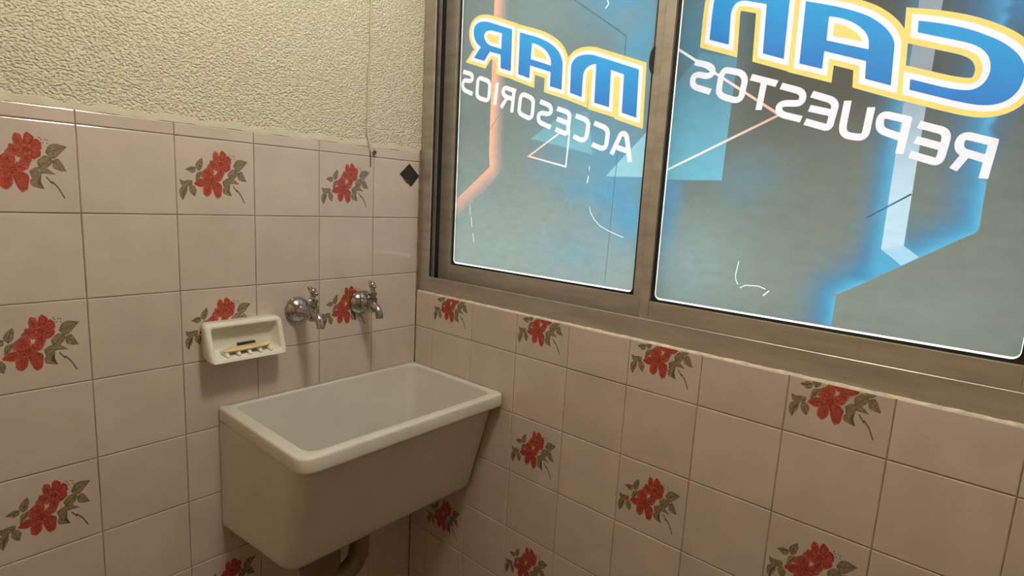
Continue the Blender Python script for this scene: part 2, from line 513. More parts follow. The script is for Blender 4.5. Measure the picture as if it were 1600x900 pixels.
# ------------------------------------------------------------------ tiles
TM = {}
def tile_mesh(wd, ht):
    key = (round(wd, 4), round(ht, 4))
    if key not in TM:
        D, g = 0.0072, 0.00055
        rings = []
        for ins, y in ((0.0, D), (0.0, 0.0016), (0.0005, 0.0005), (0.0018, 0.0)):
            x0, x1, z0, z1 = g + ins, wd - g - ins, g + ins, ht - g - ins
            rings.append([(x0, y, z0), (x1, y, z0), (x1, y, z1), (x0, y, z1)])
        o = MB().loft(rings, cap0=False).build('tile', M['tile'])
        TM[key] = o.data
        bpy.data.objects.remove(o)
    return TM[key]

PM = {}
def ink_mesh(name, tris, cols, mat):
    me = bpy.data.meshes.new(name)
    vs = [v for t in tris for v in t]
    me.from_pydata(vs, [], [(3 * i, 3 * i + 1, 3 * i + 2) for i in range(len(tris))])
    at = me.color_attributes.new('ink', 'FLOAT_COLOR', 'CORNER')
    at.data.foreach_set('color', np.array([(*c, 1.0) for t in cols for c in t], 'f').ravel())
    me.materials.append(mat)
    return me

def clip_top(tri, col, h):
    """Cut a triangle (x, z) at height h."""
    pts = list(zip(tri, col))
    out = []
    for i in range(3):
        (a, ca), (b, cb) = pts[i], pts[(i + 1) % 3]
        if a[1] <= h: out.append((a, ca))
        if (a[1] <= h) != (b[1] <= h):
            t = (h - a[1]) / (b[1] - a[1])
            out.append(((a[0] + (b[0] - a[0]) * t, h), tuple(ca[k] + (cb[k] - ca[k]) * t for k in range(3))))
    return [([out[0][0], out[i][0], out[i + 1][0]], [out[0][1], out[i][1], out[i + 1][1]]) for i in range(1, len(out) - 1)]

def flower_mesh(ht):
    key = round(ht, 4)
    if key in PM: return PM[key]
    rnd = random.Random(3)
    tr, co = [], []
    h = ht * 1000 - 2.0
    def fan(poly, cin, cout, layer, rough=0.0):
        q = []
        for i in range(len(poly)):                       # round the outline and fray it slightly
            a, b, c = poly[i - 1], poly[i], poly[(i + 1) % len(poly)]
            q.append(((a[0] + 5 * b[0]) / 6, (a[1] + 5 * b[1]) / 6))
            q.append(((c[0] + 5 * b[0]) / 6, (c[1] + 5 * b[1]) / 6))
        cx = sum(p[0] for p in q) / len(q)
        cz = sum(p[1] for p in q) / len(q)
        cols = [tuple(v * rnd.uniform(1 - rough, 1 + rough) for v in cout) for _ in q]
        for i in range(len(q)):
            k = (i + 1) % len(q)
            for t3, c3 in clip_top([(cx, cz), q[i], q[k]], [cin, cols[i], cols[k]], h):
                tr.append([(x / 1000, -0.00002 - 0.00003 * layer, z / 1000) for x, z in t3])
                co.append(c3)
    LEAF, LEAF2 = (0.30, 0.235, 0.155), (0.22, 0.17, 0.11)
    RED, RED2, RIM = (0.43, 0.088, 0.06), (0.33, 0.055, 0.038), (0.48, 0.15, 0.105)
    VEIN = (0.135, 0.105, 0.058)
    for i, p in enumerate(FLOWER['leaf']):
        fan(p, LEAF, LEAF2, 0.5 + i * 0.15, 0.25)
        ctr = (sum(q[0] for q in p) / len(p), sum(q[1] for q in p) / len(p))
        far = max(p, key=lambda q: math.dist(q, ctr))
        opp = max(p, key=lambda q: math.dist(q, far))
        fan(stroke([far, ctr, opp], 1.0)[0][0], VEIN, VEIN, 3)
        for q in p[::2]:
            fan(stroke([ctr, ((q[0] + ctr[0]) / 2, (q[1] + ctr[1]) / 2)], 0.8)[0][0], VEIN, VEIN, 3)
    for p in FLOWER['stem']:
        fan(stroke(p, 2.3)[0][0], LEAF2, VEIN, 2)
    for p in FLOWER['bud']:
        x, z = p[0]
        fan([(x - 1.4, z), (x, z - 1.6), (x + 1.4, z), (x, z + 1.6)], (0.22, 0.06, 0.04), LEAF2, 2)
    for (cx, cz), r, n in (((83, 103), 19, 7), ((64, 68), 15, 5)):      # the under-petals of the double bloom
        for k in range(n):
            t = 0.35 + 2 * math.pi * k / n
            u, v = (math.cos(t), math.sin(t)), (-math.sin(t), math.cos(t))
            q = [(cx + u[0] * a * r + v[0] * b * r, cz + u[1] * a * r + v[1] * b * r) for a, b in ((0.1, 0), (0.55, -0.3), (0.9, -0.22), (1.0, 0.05), (0.88, 0.25), (0.5, 0.3))]
            fan(q, RIM, RIM, 3.4 + 0.14 * k, 0.15)
            m = (sum(c[0] for c in q) / 6, sum(c[1] for c in q) / 6)
            fan([(m[0] + (c[0] - m[0]) * 0.9, m[1] + (c[1] - m[1]) * 0.9) for c in q], RED2, RED, 3.47 + 0.14 * k, 0.25)
    for i, p in enumerate(FLOWER['petal']):
        cx = sum(q[0] for q in p) / len(p)
        cz = sum(q[1] for q in p) / len(p)
        fan([(cx + (q[0] - cx) * 1.13, cz + (q[1] - cz) * 1.13) for q in p], RIM, RIM, 5 + i, 0.15)
        fan([(cx + (q[0] - cx) * 1.04, cz + (q[1] - cz) * 1.04) for q in p], RED if i % 2 else RED2, RED2 if i % 2 else RED, 5.5 + i, 0.22)
        ax = (65, 69) if i < 6 else (83, 102)
        for q in p[::2]:
            a = (ax[0] + (q[0] - ax[0]) * 0.35, ax[1] + (q[1] - ax[1]) * 0.35)
            b = (ax[0] + (q[0] - ax[0]) * 0.75, ax[1] + (q[1] - ax[1]) * 0.75)
            fan(stroke([a, b], 0.9)[0][0], (0.24, 0.035, 0.022), (0.24, 0.035, 0.022), 19)
    for c in ((65, 69), (83, 102)):
        fan([(c[0] + 3 * math.cos(t), c[1] + 3 * math.sin(t)) for t in np.linspace(0, 6.28, 8)[:-1]], (0.45, 0.14, 0.06), (0.14, 0.02, 0.012), 20)
    PM[key] = ink_mesh('flower_print', tr, co, M['print'])
    return PM[key]

RND = random.Random(11)
def put_tile(parent, side, a0, a1, z0, z1, flower=False):
    """a0 < a1: distance along the wall; left wall runs along +x, right wall along -y."""
    wd, ht = a1 - a0, z1 - z0
    o = bpy.data.objects.new('tile', tile_mesh(wd, ht))
    COL.objects.link(o)
    o.parent = parent
    j = RND.uniform(-0.0003, 0.0003)
    rx, rz = RND.gauss(0, 0.0016), RND.gauss(0, 0.0016)
    if side == 'L':
        o.location = (a0, j, z0)
        o.rotation_euler = (rx, 0, rz)
    else:
        o.location = (j, -a0, z0)
        o.rotation_euler = (rx, 0, -math.pi / 2 + rz)
    if flower:
        f = bpy.data.objects.new('flower_print', flower_mesh(ht))
        COL.objects.link(f)
        f.parent = o
    return o

rows = [(Z0 + 0.15 * (3 - k), Z0 + 0.15 * (2 - k)) for k in range(9)]      # (top, bottom), row 0 first
rows.append((rows[-1][1], 0.0))
cols_l = [(V0, -0.0004)] + [(V0 - T * (k + 1), V0 - T * k) for k in range(12)]
for ci, (a0, a1) in enumerate(cols_l):
    put_tile(wall_left, 'L', a0, a1, rows[0][0], TOPL)
    for ri, (zt, zb) in enumerate(rows):
        put_tile(wall_left, 'L', a0, a1, zb, zt, flower=(ci % 2 == 1 and ri % 2 == 0 and ri < 9 and (ci, ri) != (3, 4)))
cols_r = [(0.0004, -C0)] + [(-C0 + T * k, -C0 + T * (k + 1)) for k in range(15)]
for ci, (a0, a1) in enumerate(cols_r):
    if a1 > 1.345:                       # the tiling climbs on past the window
        b0 = max(a0, 1.3425)
        put_tile(wall_right, 'R', b0, a1, rows[0][0], TOPL)
        for ri in (0, 1):
            put_tile(wall_right, 'R', b0, a1, rows[ri][1], rows[ri][0], flower=(ci % 2 == 1 and ri == 0 and b0 == a0))
        if b0 == a0:
            put_tile(wall_right, 'R', a0, a1, rows[2][1], rows[2][0], flower=(ci % 2 == 1))
        else:
            put_tile(wall_right, 'R', b0, a1, SILL, rows[2][0])
    for ri, (zt, zb) in enumerate(rows):
        if ri < 2:
            continue
        if ri == 2 and a0 > 1.3425:
            continue
        if ri == 2:
            zt = SILL
        put_tile(wall_right, 'R', a0, a1, zb, zt, flower=(ci % 2 == 1 and ri % 2 == 0 and ri < 9))

# mortar smeared over the cut tile edge below the window
n = 150
rings = []
for i in range(n + 1):
    y = -0.002 - 1.338 * i / n
    j = 0.0004 * math.sin(y * 83) + 0.0004 * math.sin(y * 211 + 2)
    chip = 0.0022 if math.sin(y * 37) + math.sin(y * 97) > 0.9 else 0.0
    rings.append([(0.0079, y, SILL - 0.002), (0.0012 + chip, y, SILL - 0.0009), (0.0016 + chip, y, SILL + 0.0005 + 0.3 * j), (0.0079, y, SILL + 0.0022 + j)])
MB().loft(rings).build('mortar_fillet', M['lip'], wall_right, smooth=60)

# ------------------------------------------------------------------ window
win = tag(empty('window_1', (0.008, WY1 / 2, Z0 + 0.1)), kind='structure')
def wchild(o, p=None):
    p = p or win
    bpy.context.view_layer.update()
    o.parent = p
    o.matrix_parent_inverse = p.matrix_world.inverted()
    return o
FY0, FY1, FZ0, FZ1 = 0.004, -1.337, Z0 + 0.1, WZ1 - 0.001
PROF = [(0.008, 0.0), (0.008, 0.0415), (0.0088, 0.0425), (0.012, 0.0425), (0.0125, 0.041), (0.0125, 0.015), (0.041, 0.015), (0.041, 0.026),
        (0.0445, 0.026), (0.0445, 0.015), (0.078, 0.015), (0.078, 0.047), (0.085, 0.047), (0.085, 0.0)]
def frame_member(name, side):
    r0, r1 = [], []
    for x, q in PROF:
        if side == 'bottom': a, b = (x, FY0 - q, FZ0 + q), (x, FY1 + q, FZ0 + q)
        elif side == 'top': a, b = (x, FY0 - q, FZ1 - q), (x, FY1 + q, FZ1 - q)
        elif side == 'near': a, b = (x, FY0 - q, FZ0 + q), (x, FY0 - q, FZ1 - q)
        else: a, b = (x, FY1 + q, FZ0 + q), (x, FY1 + q, FZ1 - q)
        r0.append(a)
        r1.append(b)
    return wchild(MB().loft([r0, r1]).build(name, M['alu']))
frame_member('frame_rail', 'bottom')
frame_member('frame_rail', 'top')
frame_member('frame_jamb', 'near')
frame_member('frame_jamb', 'far')

for x0, x1, q in ((0.0128, 0.0408, 0.0172), (0.0448, 0.0778, 0.0172)):  # black strips added to the jamb channels as painted shade beside the fin
    wchild(box('track_shade', x0, x1, FY0 - q, FY0 - 0.0148, FZ0 + 0.018, FZ1 - 0.018, M['rubber_and_shade']))

def rounded(a0, a1, b0, b1, r, n=5):
    out = []
    for cx, cy, t0 in ((a1 - r, b0 + r, -90), (a1 - r, b1 - r, 0), (a0 + r, b1 - r, 90), (a0 + r, b0 + r, 180)):
        for k in range(n + 1):
            t = math.radians(t0 + 90 * k / n)
            out.append((cx + r * math.cos(t), cy + r * math.sin(t)))
    return out

ZB, ZT = Z0 + 0.117, FZ1 - 0.017
GB, GT = Z0 + 0.178, FZ1 - 0.062        # top of the bottom rail, underside of the top rail
def sash(x0, x1, y0, y1, ws0, ws1):
    """y0 > y1; ws0, ws1: widths of the two stiles."""
    mb = MB()
    mb.box(x0, x1, y0 - ws0, y0, ZB, ZT)
    mb.box(x0, x1, y1, y1 + ws1, ZB, ZT)
    mb.box(x0 + 0.0012, x1 - 0.001, y1 + ws1 - 0.0002, y0 - ws0 + 0.0002, ZB, GB)
    mb.box(x0 + 0.0012, x1 - 0.001, y1 + ws1 - 0.0002, y0 - ws0 + 0.0002, GT, ZT)
    s = wchild(mb.build('sash', M['alu'], bevel=0.0009, segs=2))
    xm = (x0 + x1) / 2
    a, b = y1 + ws1, y0 - ws0
    g = MB()
    outer = rounded(a, b, GB, GT, 0.0005)
    inner = rounded(a + 0.0062, b - 0.0062, GB + 0.005, GT - 0.005, 0.011)
    g.loft([[(x0 + 0.0075, *p) for p in outer], [(x0 + 0.0065, *p) for p in inner], [(xm - 0.0022, *p) for p in inner], [(xm + 0.004, *p) for p in outer]], cap0=False, cap1=False)
    wchild(g.build('gasket', M['rubber_and_shade'], smooth=30), s)
    wchild(box('pane', xm - 0.002, xm + 0.0015, a + 0.001, b - 0.001, GB + 0.001, GT - 0.001, M['glass']), s)
    return s
sash_far = sash(0.048, 0.072, -0.034, -0.688, 0.044, 0.045)
sash_near = sash(0.014, 0.038, -0.677, -1.298, 0.020, 0.044)
# black finger latch on the far sash
lt = []
for i in range(9):
    t = math.pi * i / 8
    lt.append([(0.0445 + 0.006 * k, -0.6445 + 0.010 * math.sin(t), Z0 + 0.648 + 0.026 * math.cos(t)) for k in (0, 1)])
mb = MB()
prof = [q[0] for q in lt]
prof2 = [q[1] for q in lt]
mb.loft([prof, prof2])
wchild(mb.build('latch', M['rubber_and_shade']), sash_far)

# ------------------------------------------------------------------ printed film on the panes
def big_letter(ps):
    o = poly_path(ps[0])
    if area2(o) < 0: o = o[::-1]
    hs = []
    for q in ps[1:]:
        q = poly_path(q)
        hs.append(q if area2(q) > 0 else q[::-1])
    return o, hs

def mixc(a, b, t):
    t = np.clip(t, 0, 1)[:, None]
    return a * (1 - t) + b * t
def C3(c, n=None):
    c = np.array(lin(c))
    return c if n is None else np.tile(c, (n, 1))
def gauss(P, a, b, sa, sb):
    return np.exp(-((P[:, 0] - a) / sa) ** 2 - ((P[:, 1] - b) / sb) ** 2)

BANDL = [(188, 1010), (191, 843), (196, 482), (200, 442), (60, 340)]
NEON = [(1160, 1010), (1163, 760), (1168, 613), (1179, 425), (1180, 354), (1017, 238), (1016, 150)]
UNDER = [(1179, 425), (1180, 354), (1017, 238), (1016, 150), (1270, 150), (1270, 425)]

def bg_left(P):
    n = len(P)
    c = mixc(C3((150, 161, 156), n), C3((122, 130, 125), n), (P[:, 1] - 250) / 300)
    c = mixc(c, C3((132, 146, 144), n), gauss(P, 330, 790, 130, 90) * 0.8)
    blue = C3((88, 158, 192), n)
    for a, b, sa, sb, k in ((560, 375, 70, 60, .75), (618, 335, 50, 55, .8), (470, 395, 55, 35, .45), (600, 690, 55, 85, .75), (545, 800, 90, 70, .75),
                            (600, 900, 120, 120, .6), (480, 250, 90, 45, .3), (600, 450, 90, 60, .7), (500, 500, 110, 60, .55), (430, 560, 80, 60, .3), (395, 440, 60, 30, .25)):
        c = mixc(c, blue, gauss(P, a, b, sa, sb) * k)
    for a, b, sa, sb, k in ((520, 345, 40, 22, .55), (450, 290, 30, 28, .35), (575, 740, 30, 30, .4)):
        c = mixc(c, C3((135, 150, 150), n), gauss(P, a, b, sa, sb) * k)
    return c

def col_left(kind, P):
    n = len(P)
    c = bg_left(P)
    if kind == 'band':
        d = seg_dist(P, BANDL)
        c = mixc(c, C3((206, 166, 154), n), 1 - (d - 14) / 34)
        c = mixc(c, C3((246, 180, 140), n), (1 - (d - 4) / 22) * np.clip((P[:, 1] - 330) / 120, 0.35, 1))
    elif kind == 'tri1': c = mixc(c, C3((132, 186, 196), n), np.full(n, .75) * np.clip(1.25 - (P[:, 1] - 470) / 110, .3, 1))
    elif kind == 'tri2': c = mixc(c, C3((160, 206, 216), n), np.full(n, .85))
    elif kind == 'line': c = mixc(C3((250, 196, 180), n), C3((238, 238, 234), n), (P[:, 0] - 330) / 90)
    elif kind == 'dark': c = c * 0.62
    elif kind == 'faint': c = c * 0.85 + 0.03
    elif kind == 'scratch': c = C3((252, 252, 250), n)
    return c

def bg_right(P, under=False):
    n = len(P)
    c = mixc(C3((134, 138, 128), n), C3((110, 112, 103), n), (P[:, 1] - 230) / 250)
    c = mixc(c, C3((86, 86, 78), n), (P[:, 1] - 470) / 90 * np.clip((P[:, 0] - 800) / 80, 0, 1))
    c = mixc(c, C3((146, 164, 163), n), gauss(P, 740, 260, 130, 110) * 0.9)
    c = mixc(c, C3((88, 128, 146), n), gauss(P, 735, 680, 80, 90))
    c = mixc(c, C3((95, 160, 205), n), gauss(P, 712, 400, 26, 45) * .6 + gauss(P, 716, 330, 14, 60) * .5)
    c = mixc(c, C3((105, 142, 160), n), gauss(P, 850, 420, 60, 50) * .5)
    d = seg_dist(P, NEON)
    g = np.exp(-(d / 36) ** 1.6)
    left_of = P[:, 0] < np.interp(P[:, 1], [150, 238, 354, 425, 613, 1010], [1016, 1017, 1180, 1179, 1168, 1160])
    g = np.where(left_of, g, np.exp(-(d / 20) ** 1.3) * .55 * np.clip((P[:, 1] - 425) / 90, 0, 1))
    if under: g = g * 0
    fade = np.clip(1.15 - (P[:, 1] - 380) / 500, .5, 1)
    edge = np.where(left_of, np.exp(-d / 14), 0)
    nb = mixc(C3((58, 124, 168), n), C3((100, 180, 214), n), edge)
    c = mixc(c, nb, g * 1.15 * fade)
    ds = np.maximum(0, 1067 - P[:, 0])
    gl = np.where((P[:, 0] < 1100) & (P[:, 1] > 270), np.exp(-(ds / 26) ** 2), 0) * np.where(P[:, 0] > 1068, np.clip(1 - (P[:, 1] - 320) / 10, 0, 1), 1)
    c = mixc(c, mixc(C3((58, 130, 172), n), C3((90, 166, 202), n), 1 - ds / 20), (0 if under else 1) * gl * np.clip(1.2 - (P[:, 1] - 400) / 260, .3, .95))
    c = mixc(c, C3((70, 140, 200), n), gauss(P, 1200, 690, 60, 60) * .8)
    return c

def col_right(kind, P):
    n = len(P)
    c = bg_right(P, kind == 'under')
    if kind == 'poly': c = mixc(C3((118, 182, 202), n), C3((98, 140, 156), n), (P[:, 1] - 430) / 180)
    elif kind == 'stripe': c = mixc(C3((192, 214, 230), n), C3((150, 155, 162), n), (P[:, 1] - 400) / 170)
    elif kind == 'elbow': c = C3((172, 206, 230), n)
    elif kind == 'line': c = mixc(C3((242, 240, 236), n), C3((240, 178, 158), n), (P[:, 0] - 760) / 110)
    elif kind == 'dark': c = c * 0.5
    elif kind == 'faint': c = c * 0.85 + 0.04
    elif kind == 'scratch': c = C3((252, 252, 250), n)
    return c

def col_letter(kind, P):
    n = len(P)
    if kind == 'blue':
        h = P[:, 1] + P[:, 0] * 0.33                     # the lettering climbs towards the mirrored side
        h = (h - np.where(P[:, 0] > 690, 905, 745)) / 90
        return mixc(C3((56, 120, 188), n), C3((54, 152, 206), n), h)
    if kind == 'white': return C3((244, 232, 234), n)
    if kind == 'yellow': return C3((244, 210, 122), n)
    return C3((242, 230, 233), n)

def make_film(name, side, x, a0, a1, b0, b1, shapes, colf, label):
    """All printed shapes lie in one sheet: the sheet is cut along every outline and each piece takes the ink of the topmost shape."""
    outline = rounded(a0, a1, b0, b1, 9.0)
    letters = [big_letter(ps) for s, ps in BIG.values() if s == side]
    smalls = []
    for s, closed, lines in SMALL:
        if s != side: continue
        pos, neg = [], []
        for ln in lines:
            p = curve_pts(ln[0], ln[1:], 6)
            if closed: p = poly_path(ln + [ln[0]])
            po, ne = stroke(p, 10.6, bool(closed))
            pos += po
            neg += ne
        smalls.append((pos, neg))
    WH, YE = 8.4, 16.3
    white = [offset(o, WH) for o, _ in letters]
    yellow = [offset(o, YE) for o, _ in letters]
    hole_in = [(h, offset(h, -WH)) for _, hs in letters for h in hs]
    polys = [outline] + [o for o, _ in letters] + white + yellow + [q for hh in hole_in for q in hh] + [q for p, m in smalls for q in p + m]
    polys += [q for _, ps in shapes for q in ps]
    vs, es = [], []
    for q in polys:
        k = len(vs)
        vs += [Vector(p) for p in q]
        es += [(k + i, k + (i + 1) % len(q)) for i in range(len(q))]
    step = 9.0
    for i in range(int((a1 - a0) / step)):
        for j in range(int((b1 - b0) / step)):
            if b0 + j * step > 880 and (i % 3 or j % 3): continue
            vs.append(Vector((a0 + 4 + i * step + (j % 2) * 3.1, b0 + 4 + j * step)))
    res = delaunay_2d_cdt(vs, es, [], 0, 1e-4, False)
    V = np.array([(v.x, v.y) for v in res[0]])
    F = np.array([f for f in res[2] if len(f) == 3])
    Cn = V[F].mean(1)
    keep = winding(Cn, outline) != 0
    F, Cn = F[keep], Cn[keep]
    cls = np.zeros(len(F), int)                          # 0 = plain sheet
    names = ['base']
    def paint(mask, nm):
        names.append(nm)
        cls[mask] = len(names) - 1
    for kind, ps in shapes:
        m = np.zeros(len(F), bool)
        for q in ps: m |= winding(Cn, q) != 0
        paint(m, kind)
    sgn = lambda q: q if area2(q) > 0 else q[::-1]
    m = np.zeros(len(F), bool)
    for q in yellow: m |= winding(Cn, q) > 0
    paint(m, 'yellow')
    m = np.zeros(len(F), bool)
    for q in white: m |= winding(Cn, q) > 0
    for h, _ in hole_in: m &= ~(winding(Cn, h) > 0)
    paint(m, 'white')
    for h, hi in hole_in:
        ins = winding(Cn, h) > 0
        inn = (winding(Cn, hi) > 0) & ins
        cls[ins & ~inn] = names.index('white')
        cls[inn] = names.index('yellow')
    for k, (o, hs) in enumerate(letters):
        m = winding(Cn, o) > 0
        for h in hs: m &= ~(winding(Cn, h) > 0)
        paint(m, 'blue.%d' % k)
    for k, (pos, neg) in enumerate(smalls):
        m = np.zeros(len(F), bool)
        for q in pos: m |= winding(Cn, q) != 0
        for q in neg: m &= ~(winding(Cn, q) != 0)
        paint(m, 'small.%d' % k)
    root = None
    base_ids = [i for i, nm in enumerate(names) if nm == 'base' or nm in ('band', 'tri1', 'tri2', 'line', 'dark', 'faint', 'scratch', 'poly', 'stripe', 'elbow', 'under')]
    jobs = [('window_film', base_ids)]
    for i, nm in enumerate(names):
        if i in base_ids: continue
        jobs.append(({'yellow': 'letter_outline', 'white': 'letter_border'}.get(nm, 'letter' if nm.startswith('blue') else 'small_letter'), [i]))
    for onm, ids in jobs:
        sel = np.isin(cls, ids)
        if not sel.any(): continue
        f = F[sel]
        cc = cls[sel]
        cols = np.zeros((len(f), 3, 3))
        for i in ids:
            s2 = cc == i
            if not s2.any(): continue
            P = V[f[s2]].reshape(-1, 2)
            nm = names[i].split('.')[0]
            cl = col_letter(nm, P) if nm in ('blue', 'white', 'yellow', 'small') else colf(nm, P)
            cols[s2] = cl.reshape(-1, 3, 3)
        cols = np.clip(cols * FILM_GAIN, 0, 0.93)
        used, inv = np.unique(f, return_inverse=True)
        inv = inv.reshape(f.shape)
        me = bpy.data.meshes.new(onm)
        me.from_pydata([(x, -V[u][0] / 1000, Z0 + V[u][1] / 1000) for u in used], [], [tuple(int(t) for t in r) for r in inv])
        at = me.color_attributes.new('ink', 'FLOAT_COLOR', 'CORNER')
        at.data.foreach_set('color', np.concatenate([cols.reshape(-1, 3), np.ones((len(f) * 3, 1))], 1).astype('f').ravel())
        me.materials.append(M['film'])
        o = bpy.data.objects.new(onm, me)
        COL.objects.link(o)
        if root is None: root = o
        else: o.parent = root
        if onm == 'letter': o['label'] = 'blue mirrored capital letter'
        if onm == 'small_letter': o['label'] = 'white mirrored small capital letter'
    return tag(root, label, 'window sign', 'printed films on the window panes')

FILM_GAIN = 0.40
def ln(p, wd): return stroke(p, wd)[0]
band = [(188, 1020), (240, 1020), (243, 834), (243, 482), (246, 440), (206, 396), (70, 300), (60, 340), (200, 442), (196, 482), (191, 843)]
shapes_l = [
    ('band', [band]),
    ('tri1', [[(330, 509), (420, 560), (490, 562), (506, 471)]]),
    ('tri2', [[(545, 424), (645, 423), (645, 525)]]),
    ('dark', ln([(372, 842), (432, 801), (568, 708), (568, 655)], 2.6) + ln([(571, 500), (568, 400), (564, 196)], 1.8)),
    ('faint', ln([(90, 560), (190, 640)], 1.6) + ln([(100, 430), (240, 585)], 1.6)),
    ('line', ln([(419, 522), (327, 468), (438, 444), (442, 525)], 4.0)),
    ('scratch', ln([(135, 344), (138, 318)], 1.3) + ln([(142, 312), (144, 296), (147, 286)], 1.7) + ln([(150, 270), (155, 246)], 1.5)
     + ln([(510, 356), (514, 344), (524, 330), (540, 317), (567, 306), (601, 296)], 1.4) + ln([(516, 786), (520, 778), (513, 770)], 2.4) + ln([(501, 424), (499, 408)], 2.2) + ln([(502, 446), (502, 436)], 1.5)),
]
shapes_r = [
    ('under', [UNDER]),
    ('poly', [[(690, 578), (747, 646), (814, 629), (810, 418), (690, 417)]]),
    ('stripe', [[(1066, 1015), (1094, 1015), (1096, 326), (1068, 318)]]),
    ('elbow', [[(1068, 318), (1096, 326), (1117, 311), (1097, 296)]]),
    ('dark', ln([(1043, 365), (1095, 403)], 2.6)),
    ('faint', ln([(960, 301), (1043, 365)], 1.6)),
    ('line', ln([(690, 665), (895, 528), (690, 430)], 4.2)),
    ('scratch', ln([(857, 276), (854, 252), (855, 243), (860, 234)], 1.5) + ln([(864, 228), (873, 234), (895, 236), (908, 232)], 1.5) + ln([(905, 220), (914, 230)], 2.0)),
]
make_film('film_far', 'L', 0.0625, 82.5, 635.5, 185.4, 1010.0, shapes_l, col_left,
          'translucent printed window film with an orange band, on the sash beside the plastered wall')
make_film('film_near', 'R', 0.0285, 703.2, 1247.3, 185.2, 1010.0, shapes_r, col_right,
          'translucent printed window film with a white stripe and glowing blue edge')

# ------------------------------------------------------------------ sink
def quad_ring(bl, br, fr, fl, rad, z, n=6):
    """Rounded quadrilateral; corners back-left, back-right, front-right, front-left with a radius each; z may be a function of y."""
    P = [Vector(p) for p in (bl, fl, fr, br)]
    R = (rad[0], rad[3], rad[2], rad[1])
    out = []
    for i in range(4):
        p, a, b = P[i], P[i - 1], P[(i + 1) % 4]
        u, v = (a - p).normalized(), (b - p).normalized()
        half = math.acos(max(-1, min(1, u.dot(v)))) / 2
        t = R[i] / math.tan(half)
        s, e = p + u * t, p + v * t
        for k in range(n + 1):
            q = k / n
            c = s * (1 - q) ** 2 + p * 2 * q * (1 - q) + e * q ** 2
            c = c * 0.85 + (s * (1 - q) + e * q) * 0.15 if 0 < k < n else c
            out.append(Vector((c.x, c.y, Z0 + (z(c.y) if callable(z) else z))))
    return out
sink = tag(empty('wall_sink', (-0.266, -0.15, Z0 - 0.38)), 'white glazed ceramic laundry sink hung in the tiled corner', 'sink')
def schild(o): return wchild(o, sink)
def outer(i, z, rf=0.030):
    return quad_ring((-0.533 + i, -0.0008), (-0.0025 - i, -0.0008), (-0.0025 - i, -0.346 + i), (-0.533 + i, -0.346 + i), (0.004, 0.004, 0.014, rf), z)
def inner(i, z, r=0.028):
    return quad_ring((-0.506 + i, -0.016 - i * 0.7), (-0.022 - i * 0.8, -0.016 - i * 0.7), (-0.022 - i * 0.8, -0.319 + i * 3.0), (-0.506 + i, -0.319 + i * 3.0), (0.022, 0.03, r, r), z)
rim = [outer(0.014, -0.1385), outer(0.003, -0.1385), outer(0.0005, -0.1355), outer(0.0, -0.131), outer(0.0, -0.1105), outer(0.001, -0.107), outer(0.003, -0.1052), outer(0.006, -0.1046),
       inner(-0.004, -0.1046), inner(-0.0018, -0.1053), inner(-0.0004, -0.1072), inner(0.0, -0.110), inner(0.0008, -0.120)]
schild(MB().loft(rim, cap0=False, cap1=False).build('rim', M['ceramic'], smooth=60))
def bodyr(t, z):
    """t: 0 below the rim, 1 at the bottom."""
    L = -0.523 + 0.020 * t
    return quad_ring((-0.5325, -0.0008), (-0.004, -0.0008), (-0.004, -0.314 + 0.074 * t), (L, -0.314 + 0.074 * t), (0.003, 0.003, 0.010, 0.036), z, 6)
ZBf = lambda e: (lambda y: -0.371 + 0.058 * y * (1 if y > -0.24 else 1) + e)
mbk = MB()
def fz(t):
    return lambda y: -0.137 + (-0.2435 + 0.055 * y) * t
body = [bodyr(t, fz(t)) for t in (0.0, 0.25, 0.5, 0.75, 0.93)]
def bodyb(i, e):
    return quad_ring((-0.5325 + i * 0.3, -0.0008), (-0.004 - i, -0.0008), (-0.004 - i, -0.2405 + i), (-0.503 + i, -0.2405 + i), (0.003, 0.003, 0.012, 0.036), lambda y: -0.137 - 0.2435 + 0.055 * y + e)
body += [bodyb(0.0005, 0.007), bodyb(0.003, 0.002), bodyb(0.009, 0.0), bodyb(0.03, -0.0003)]
mbk.loft(body, cap0=False, cap1=True)
bowl = [inner(0.0008, -0.120), inner(0.012, -0.20), inner(0.024, -0.28), inner(0.032, -0.325, 0.04), inner(0.045, -0.345, 0.04), inner(0.065, -0.352, 0.04)]
mbk.loft(bowl, cap0=False, cap1=True)
schild(mbk.build('basin', M['ceramic'], smooth=60))
mb = MB()
mb.lathe([(0.0, 0.0), (0.033, 0.0), (0.035, 0.003), (0.030, 0.005), (0.026, 0.003), (0.0, 0.003)], (-0.30, -0.15, Z0 - 0.3525), (0, 0, 1), 24)
schild(mb.build('drain_strainer', M['chrome'], smooth=40))

# ------------------------------------------------------------------ drain trap under the sink
trap = tag(empty('drain_trap', (-0.33, -0.15, Z0 - 0.56)), 'dark plastic U-bend drain pipe under the white sink', 'pipe')
DX = 0.052
cx = -0.335
pts = [(cx - DX, -0.155, Z0 - 0.40), (cx - DX, -0.155, Z0 - 0.47)]
for k in range(1, 10):
    t = math.pi * k / 10
    pts.append((cx - DX * math.cos(t), -0.155, Z0 - 0.475 - DX * math.sin(t)))
pts += [(cx + DX, -0.155, Z0 - 0.47), (cx + DX, -0.155, Z0 - 0.44)]
for k in range(1, 7):
    t = math.pi / 2 * k / 6
    pts.append((cx + DX, -0.155 + 0.04 * (1 - math.cos(t)), Z0 - 0.44 + 0.04 * math.sin(t)))
pts.append((cx + DX, 0.003, Z0 - 0.40))
wchild(MB().tube(pts, 0.0235, 16).build('pipe', M['pipe'], smooth=50), trap)
mb = MB()
